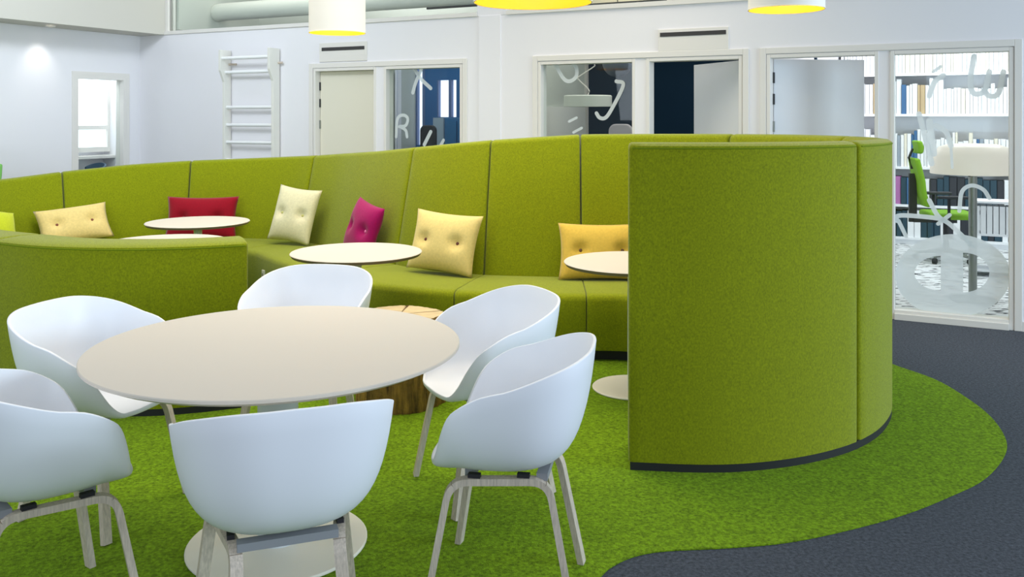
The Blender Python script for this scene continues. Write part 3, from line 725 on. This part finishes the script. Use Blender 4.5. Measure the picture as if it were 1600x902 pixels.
def back_sec(i, sh):
    z = zt(i); lf = smoothstep((i-ilow)/(first-ilow)) if i < first else 1.0
    if lf < 1:
        a = .165*lf
        return [(sh, .042), (sh, .40), (sh, .45), (a*.55+sh, .45+(z-.45)*.55), (a+sh, z-.035-sh*.3), (a+.007+sh, z-.018-sh*.6), (a+.025+sh*.6, z-.006-sh), (.5*(a+.30), z-sh), (.28-sh*.6, z-.006-sh),
                (.297-sh, z-.016-sh*.8), (.30-sh, z-.03-sh*.3), (.30-sh, .5), (.30-sh, .042)]
    return [(sh, .042+sh*0), (sh, .40), (sh, .45), (.17*(.55)+sh, .45+(z-.45)*.55), (.165+sh, z-.035-sh*.3), (.172+sh, z-.018-sh*.6), (.19+sh*.6, z-.006-sh), (.235, z-sh), (.28-sh*.6, z-.006-sh),
            (.297-sh, z-.016-sh*.8), (.30-sh, z-.03-sh*.3), (.30-sh, .5), (.30-sh, .042)]
for a, b in zip(cuts, cuts[1:]):
    pnl = sweep_panel('back_panel', a, b, back_sec, M_fab, sofa)
    n_ = max(3, int((b-a)/2)); pts = []
    for k in range(n_+1):
        i = a+.02/DS+(b-a-.04/DS)*k/n_; p = at(i, .300); pts.append((p.x, p.y, zt(i)-.026))
    o = MB().tube(pts, .0035, 6).build('piping', M_pipe, pnl, True)
iS1 = find_px(0, lambda p: p.x > 1.5 and p.y < 5.1, 0) if False else min(range(NS+1), key=lambda i: (IP[i]-Vector((1.76, 5.05))).length)
scuts = [2]+[c for c in cuts[1:-1] if c < iS1-30]+[iS1]
def seat_sec(i, sh):
    return [(-.003, .075), (-.003, .44-sh), (-.20, .445-sh), (-.57, .442-sh), (-.605, .434-sh), (-.622+sh*.5, .42-sh*.7), (-.63+sh, .395), (-.622+sh, .25), (-.605+sh, .075)]
for a, b in zip(scuts, scuts[1:]):
    sweep_panel('seat_segment', a, b, seat_sec, M_fab, sofa, g=.002, r=.006)
def plinth(i0, i1, d0, d1, z1):
    v = []; f = []; nn = int((i1-i0)/2)
    for k in range(nn+1):
        i = i0+(i1-i0)*k/nn
        for (d, z) in ((d0, .006), (d0, z1), (d1, z1), (d1, .006)): p = at(i, d); v.append((p.x, p.y, z))
    for k in range(nn):
        for q in range(4): f.append((k*4+q, k*4+(q+1) % 4, (k+1)*4+(q+1) % 4, (k+1)*4+q))
    f += [(3, 2, 1, 0), tuple(nn*4+q for q in range(4))]
    return srel(mesh('plinth', v, f, M_black, sofa, True))
plinth(1, NS-.5, .004, .298, .0425); plinth(4, iS1-2, -.555, .003, .0755)
# wall socket on the seat front
so_i = min(range(NS+1), key=lambda i: (at(i, -.62)-Vector((-1.955, 7.45))).length)
p = at(so_i, -.625); o_ = -OUT[so_i]
mb = MB(); tx = Vector((-o_.y, o_.x)); A = [p+tx*.027+o_*.012, p-tx*.027+o_*.012, p-tx*.027-o_*.01, p+tx*.027-o_*.01]
mb.hexa([(q.x, q.y, .235) for q in A]+[(q.x, q.y, .315) for q in A]); sock = srel(bevel(mb.build('power_socket', M_trim, sofa), .003)); sock['label'] = 'cream power socket on the seat front'
q = p+o_*.0125; mb = MB(); ring = [(q.x+tx.x*.016*math.cos(a), q.y+tx.y*.016*math.cos(a), .275+.016*math.sin(a)) for a in [2*math.pi*k/16 for k in range(16)]]
mesh('socket_hole', ring, [tuple(range(16))], mat('socket_grey', (150, 146, 132), .5), sock)

# ------------------------------------------------------------------ cushions
def cushion(px, i_off, d, z, wd, ht, th, rgb, name_rgb, btn, btn_rgb, lean, roll, yaw, label, Yguess=None, xb=.24, turn=True):
    # position on the seat where the back is seen at pixel column px
    i = find_px(px, backc, -.10) if Yguess is None else min(range(NS+1), key=lambda k: (IP[k]-Vector(Yguess)).length)
    p = at(i, d); o = OUT[i]
    e = empty('cushion', (p.x, p.y, z)); tag(e, label, 'cushion', 'cushions on the sofa')
    e.rotation_euler = (Matrix.Rotation(math.atan2(-o.y, -o.x)+math.pi/2+yaw, 4, 'Z') @ Matrix.Rotation(-lean, 4, 'X') @ Matrix.Rotation(roll, 4, 'Y')).to_euler()
    N = 25; v = []; f = []
    def prof(u): return max(0, 1-abs(u)**2.6)**.55
    for sgn in (-1, 1):
        for a in range(N):
            for b in range(N):
                u, w_ = -1+2*a/(N-1), -1+2*b/(N-1)
                x = wd/2*u*(1-.07*(1-w_*w_)); zz_ = ht/2*w_*(1-.07*(1-u*u))
                y = th/2*prof(u)*prof(w_)
                for bx in ((-xb, xb) if btn else ()):
                    r2 = (x-bx*wd)**2+(zz_)**2; y -= th*.26*math.exp(-r2/(.045**2))
                v.append((x, sgn*max(y, 0), zz_+ht/2))
    for sgn in (0, 1):
        k0 = sgn*N*N
        for a in range(N-1):
            for b in range(N-1):
                q = (k0+a*N+b, k0+(a+1)*N+b, k0+(a+1)*N+b+1, k0+a*N+b+1); f.append(q if sgn == 0 else q[::-1])
    m_ = mat('cushion_'+name_rgb, rgb, .85, sheen=.2, noise=(60, .08), bump=(500, .15), spec=.2)
    co = mesh('cushion_cover', v, f, m_, e, True, fixn=False)
    bm = bmesh.new(); bm.from_mesh(co.data); bmesh.ops.remove_doubles(bm, verts=bm.verts, dist=1e-4); bmesh.ops.recalc_face_normals(bm, faces=bm.faces); bm.to_mesh(co.data); bm.free()
    rm_ = e.rotation_euler.to_matrix(); e.location.z = .447-min((rm_ @ q.co).z for q in co.data.vertices)     # rest the lowest corner on the seat
    if btn:
        for bx in (-xb, xb):
            yy = -(th/2*prof(2*bx)-th*.26)-.002
            bo = MB().lathe([(max(.0005, .013*math.sin(math.pi*k/8)), -.006*math.cos(math.pi*k/8)) for k in range(9)], 14).build('button', mat('button_'+name_rgb, btn_rgb, .5), e, True)
            bo.location = (bx*wd, yy, ht/2); bo.rotation_euler = (math.pi/2, 0, 0)
    return e
cushion(690, 0, -.16, .445, .57, .44, .17, (220, 198, 128), 'cream_yellow', True, (96, 40, 24), math.radians(16), math.radians(3), math.radians(0), 'cream-yellow cushion with two brown buttons right of the middle table')
cushion(940, 0, -.16, .445, .60, .40, .17, (208, 174, 74), 'mustard', True, (96, 60, 24), math.radians(18), math.radians(0), 0, 'mustard yellow cushion behind the tall curved end panel')
cushion(470, 0, -.24, .445, .44, .50, .16, (214, 208, 172), 'beige', True, (190, 186, 110), math.radians(16), math.radians(6), math.radians(24), 'pale beige square cushion standing on the sofa corner')
cushion(563, 0, -.15, .445, .44, .44, .17, (150, 0, 84), 'magenta', True, (230, 120, 170), math.radians(16), math.radians(9), math.radians(0), 'magenta cushion on the sofa behind the middle table')
cushion(314, 0, -.15, .445, .66, .40, .16, (142, 0, 28), 'crimson', True, (120, 0, 24), math.radians(14), 0, math.radians(0), 'wide crimson cushion behind the far left table')
cushion(119, 0, -.20, .445, .60, .36, .16, (226, 200, 130), 'sand', True, (120, 60, 30), math.radians(34), math.radians(-6), math.radians(0), 'sand yellow cushion leaning crooked at the left of the sofa')

cushion(-22, 0, -.17, .445, .46, .34, .18, (200, 208, 40), 'lime', False, (0, 0, 0), math.radians(24), math.radians(14), 0, 'bright lime cushion cut by the left picture edge')
# ------------------------------------------------------------------ tables
def table(X, Y, R, z, rb, rc, label, small=True, z0=.006):
    e = empty('round_table', (X, Y, z0)); tag(e, label, 'table', 'small round tables' if small else None); z -= z0
    t = .016
    if small:
        MB().lathe([(.001, z), (R-.004, z), (R, z-.004)], 72).build('table_top', M_top, e, True)
        MB().lathe([(R, z-.004), (R-.012, z-.022), (.001, z-.024)], 72).build('top_edge', M_edge, e, True)
    else:
        MB().lathe([(.001, z), (R-.003, z), (R, z-.003), (R, z-.011), (R-.03, z-.026), (.001, z-.026)], 96).build('table_top', M_top, e, True)
    MB().lathe([(rc, .012), (rc, z-.024)], 32).build('column', M_col, e, True)
    MB().lathe([(.001, 0), (rb-.004, 0), (rb, .003), (rb, .008), (rb-.004, .012), (.001, .014)], 56).build('base', M_base, e, True)
    return e
table(-.862, 3.30, .668, .74, .325, .073, 'large round cream table on a white pedestal with six shell chairs', False)
table(-.965, 5.56, .405, .74, .24, .032, 'small round cream table before the bend in the sofa')
table(.70, 5.18, .40, .74, .235, .032, 'small round cream table half hidden by the tall end panel')
table(-2.51, 7.16, .40, .74, .24, .032, 'small round cream table before the crimson cushion')
table(-2.32, 6.0, .40, .74, .22, .032, 'small round cream table just behind the low sofa back')

# ------------------------------------------------------------------ tree stump
e = empty('tree_stump', (-.62, 4.97, .006)); tag(e, 'tree trunk stool with cracked sawn top beside the round table', 'stool')
def stump_r(a, z):
    return .245*(1+.035*math.sin(3*a+1)+.03*math.sin(5*a+.4)+.012*math.sin(23*a)+.010*math.sin(41*a+2))*(1.05-.10*z/.48)
v = []; f = []; NA = 120; zs = [0, .02, .12, .24, .36, .455, .474]
for k, z in enumerate(zs):
    for i in range(NA):
        a = 2*math.pi*i/NA; r = stump_r(a, z)*(1-.02*(k == 0)-.03*(k == len(zs)-1)); v.append((r*math.cos(a), r*math.sin(a), z))
for k in range(len(zs)-1):
    for i in range(NA): f.append((k*NA+i, k*NA+(i+1) % NA, (k+1)*NA+(i+1) % NA, (k+1)*NA+i))
f.append(tuple(range(NA-1, -1, -1)))
mk = mat('stump_side', (138, 104, 44), .8, noise=(14, .75, (3, 3, .35)), bump=(60, .6))
mesh('trunk', v, f, mk, e, True)
# sawn face as wedges with open cracks
cr = [.35, 1.5, 2.9, 4.1, 5.2]; v = [(0.01, .015, .470)]; f = []
ringI = []
m_top = mat('stump_top', (202, 180, 140), .75, noise=(9, .18, (1, 4, 1)), bump=(40, .3))
for i in range(NA):
    a = 2*math.pi*i/NA; r = stump_r(a, .474)*.968
    dk = min(abs((a-c_+math.pi) % (2*math.pi)-math.pi) for c_ in cr)
    for q in (.25, .5, .75, 1): v.append((r*q*math.cos(a), r*q*math.sin(a), .476-(.012 if dk < .02+.012*q else 0)))
for i in range(NA):
    j = (i+1) % NA; f.append((0, 1+i*4, 1+j*4))
    for k in range(3): f.append((1+i*4+k, 1+i*4+k+1, 1+j*4+k+1, 1+j*4+k))
mesh('sawn_top', v, f, m_top, e, True)
for c_ in cr:
    r = stump_r(c_, .474)*.96; q = []
    for (rr, wv) in ((.02, .001), (r*.5, .0022), (r, .005)):
        q += [(rr*math.cos(c_)-wv*math.sin(c_), rr*math.sin(c_)+wv*math.cos(c_), .4775), (rr*math.cos(c_)+wv*math.sin(c_), rr*math.sin(c_)-wv*math.cos(c_), .4775)]
    mesh('crack', q, [(0, 1, 3, 2), (2, 3, 5, 4)], mat('crack_dark', (84, 58, 30), .9), e)

# ------------------------------------------------------------------ shell chairs
def smooth(x): x = max(0, min(1, x)); return x*x*(3-2*x)
def build_shell_chair():
    e = empty('shell_chair')
    NA, NT = 96, 18; v = []; f = []
    z0 = .440
    RIM = [(p.x, p.y) for p in catmull([Vector(q) for q in ((0, .447), (20, .447), (30, .452), (40, .492), (50, .565), (60, .630), (70, .668), (90, .720), (110, .762), (130, .790), (155, .810), (180, .815))], 8)]
    def sup(a, hx, yb, yf, p):
        c, s = math.cos(a), math.sin(a)
        x = hx*math.copysign(abs(s)**(2/p), s); y = math.copysign(abs(c)**(2/p), c); y = y*(yf if y > 0 else yb); return x, y
    for i in range(NA):
        a = 2*math.pi*i/NA; ph = abs((math.degrees(a)+180) % 360-180)
        rise = smooth((ph-30)/44); Hh = interp(RIM, ph)
        tx_, ty_ = sup(a, .298, .285, .235, 2.7); bx_, by_ = sup(a, .240, .225, .225, 2.5)
        hx_ = 0.25+(.298-.25)*rise; tx_ *= hx_/.298
        for t in range(NT+1):
            u = t/NT; b0, b1, b2, b3 = (1-u)**3, 3*u*(1-u)**2, 3*u*u*(1-u), u**3
            P1 = (.80*bx_, .80*by_, z0-.008); k2 = 1.10
            P2 = (k2*bx_, k2*by_, z0-.010); P3 = (tx_, ty_, Hh)
            v.append((b1*P1[0]+b2*P2[0]+b3*P3[0], b1*P1[1]+b2*P2[1]+b3*P3[1]+b0*.0, b0*z0+b1*P1[2]+b2*P2[2]+b3*P3[2]))
    st = NT+1
    for i in range(NA):
        j = (i+1) % NA
        for t in range(NT): f.append((i*st+t, j*st+t, j*st+t+1, i*st+t+1))
    o = mesh('shell', v, f, M_white, e, True)
    bm = bmesh.new(); bm.from_mesh(o.data); bmesh.ops.remove_doubles(bm, verts=bm.verts, dist=1e-5); bmesh.ops.recalc_face_normals(bm, faces=bm.faces)
    if sum(fc.normal.z for fc in bm.faces) < 0: bmesh.ops.reverse_faces(bm, faces=bm.faces)
    for fc in bm.faces: fc.smooth = True
    bm.to_mesh(o.data); bm.free()
    sd = o.modifiers.new('thickness', 'SOLIDIFY'); sd.thickness = .011; sd.offset = -1; sd.use_rim = True
    bv = o.modifiers.new('bevel', 'BEVEL'); bv.width = .004; bv.segments = 2; bv.limit_method = 'ANGLE'; bv.angle_limit = math.radians(50)
    # two bent plywood side loops: each loop = bar + two legs as one bent piece split at the bends
    for sgn in (-1, 1):
        bf, bb = Vector((sgn*.24, .225, 0)), Vector((sgn*.165, -.235, 0)); tf, tb_ = Vector((sgn*.19, .155, .404)), Vector((sgn*.135, -.155, .404))
        def corner(a, b, c, r, n=6):
            d1 = (a-b).normalized(); d2 = (c-b).normalized(); p0, p1 = b+d1*r, b+d2*r; out = []
            for k in range(n+1): t = k/n; out.append(p0*(1-t)**2+b*2*t*(1-t)+p1*t*t)
            return out
        cf, cb_ = corner(bf, tf, tb_, .06), corner(tf, tb_, bb, .06)
        side = (tf-tb_).cross(Vector((0, 0, 1))).normalized()
        MB().sweep_rect([bf]+cf[:4], .034, .022, side).build('leg', M_oak, e)
        MB().sweep_rect(cf[3:]+cb_[:4], .034, .022, side).build('side_bar', M_oak, e)
        MB().sweep_rect(cb_[3:]+[bb], .034, .022, side).build('leg', M_oak, e)
        for p in (bf, bb): pass
        for t in (.25, .75):
            q = tf.lerp(tb_, t); MB().box(q.x-.010, q.x+.010, q.y-.02, q.y+.02, .412, .428).build('spacer', M_bracket, e)
    for y in (.10, -.135):
        MB().box(-.135, .135, y-.018, y+.018, .402, .4245).build('cross_bar', mat('grey_oak', (140, 142, 146), .6), e)
    return e
proto = build_shell_chair()
chairs = [((-.014, 3.03), (-.985, .17), 'white shell armchair nearest the tall green end panel'), ((-.66, 2.585), (-.34, .94), 'white shell armchair in the foreground seen from behind'),
          ((-1.47, 2.80), (.726, .687), 'white shell armchair cut off by the left picture edge'), ((-1.64, 3.58), (.96, -.27), 'white shell armchair tucked in left of the table before the low sofa back'),
          ((-.995, 4.31), (-.16, -.987), 'white shell armchair behind the large table with only its back showing'), ((-.116, 3.80), (-.907, -.42), 'white shell armchair beside the tree stump right behind the table')]
for k, (c, fd, lab) in enumerate(chairs):
    o = proto if k == 0 else copy_tree(proto)
    o.location = (c[0], c[1], .006); o.rotation_euler = (0, 0, math.atan2(-fd[0], fd[1]))
    tag(o, lab, 'chair', 'shell armchairs around the large table')

# ------------------------------------------------------------------ pendant lamps
def pendant(X, Y, R, z, h, label, power, hot=2.0):
    e = empty('pendant_lamp', (X, Y, z)); tag(e, label, 'pendant lamp', 'drum pendants over the lounge')
    MB().lathe([(R-.003, 0), (R, 0), (R, h), (R-.003, h)], 64).build('shade', mat('shade_white', (244, 240, 232), .7), e, True)
    MB().lathe([(R-.0035, 0.001), (R-.0035, h-.001)], 64).build('shade_lining', mat('lining_yellow', (222, 168, 14), .6), e, True)
    MB().lathe([(R, .0), (R+.002, .001), (R+.002, .006), (R, .007)], 64).build('rim', mat('rim_cream', (255, 246, 214), .5), e, True)
    bz = h*.62
    MB().lathe([(max(.001, .045*math.sin(math.pi*k/10)), bz-.045*math.cos(math.pi*k/10)) for k in range(11)], 20).build('bulb', mat('bulb_glow', (255, 240, 205), .4, emit=((255, 226, 170), 9)), e, True)
    MB().tube([(0, 0, bz+.04), (0, 0, 3.7-z)], .004).build('cord', M_trim, e)
    for a in (0, 2.094, 4.189): MB().tube([(0, 0, h-.01), ((R-.004)*math.cos(a), (R-.004)*math.sin(a), h-.01)], .003, 6).build('spoke', M_metal, e)
    l = bpy.data.lights.new('pendant_light', 'POINT'); l.energy = power; l.color = (1, .86, .62); l.shadow_soft_size = .045
    o = bpy.data.objects.new('pendant_light', l); link(o, e); o.location = (0, 0, bz-.07)
pendant(px_dir(527)*6.2, 6.2, .193, 2.155, .34, 'white drum pendant with yellow inside above the sofa bend', 6)
pendant(px_dir(832.5)*4.55, 4.55, .30, 2.155, .34, 'widest drum pendant with golden inside at the picture top', 7)
pendant(px_dir(1228.5)*4.85, 4.85, .20, 2.155, .34, 'white drum pendant with yellow inside above the tall end panel', 6)
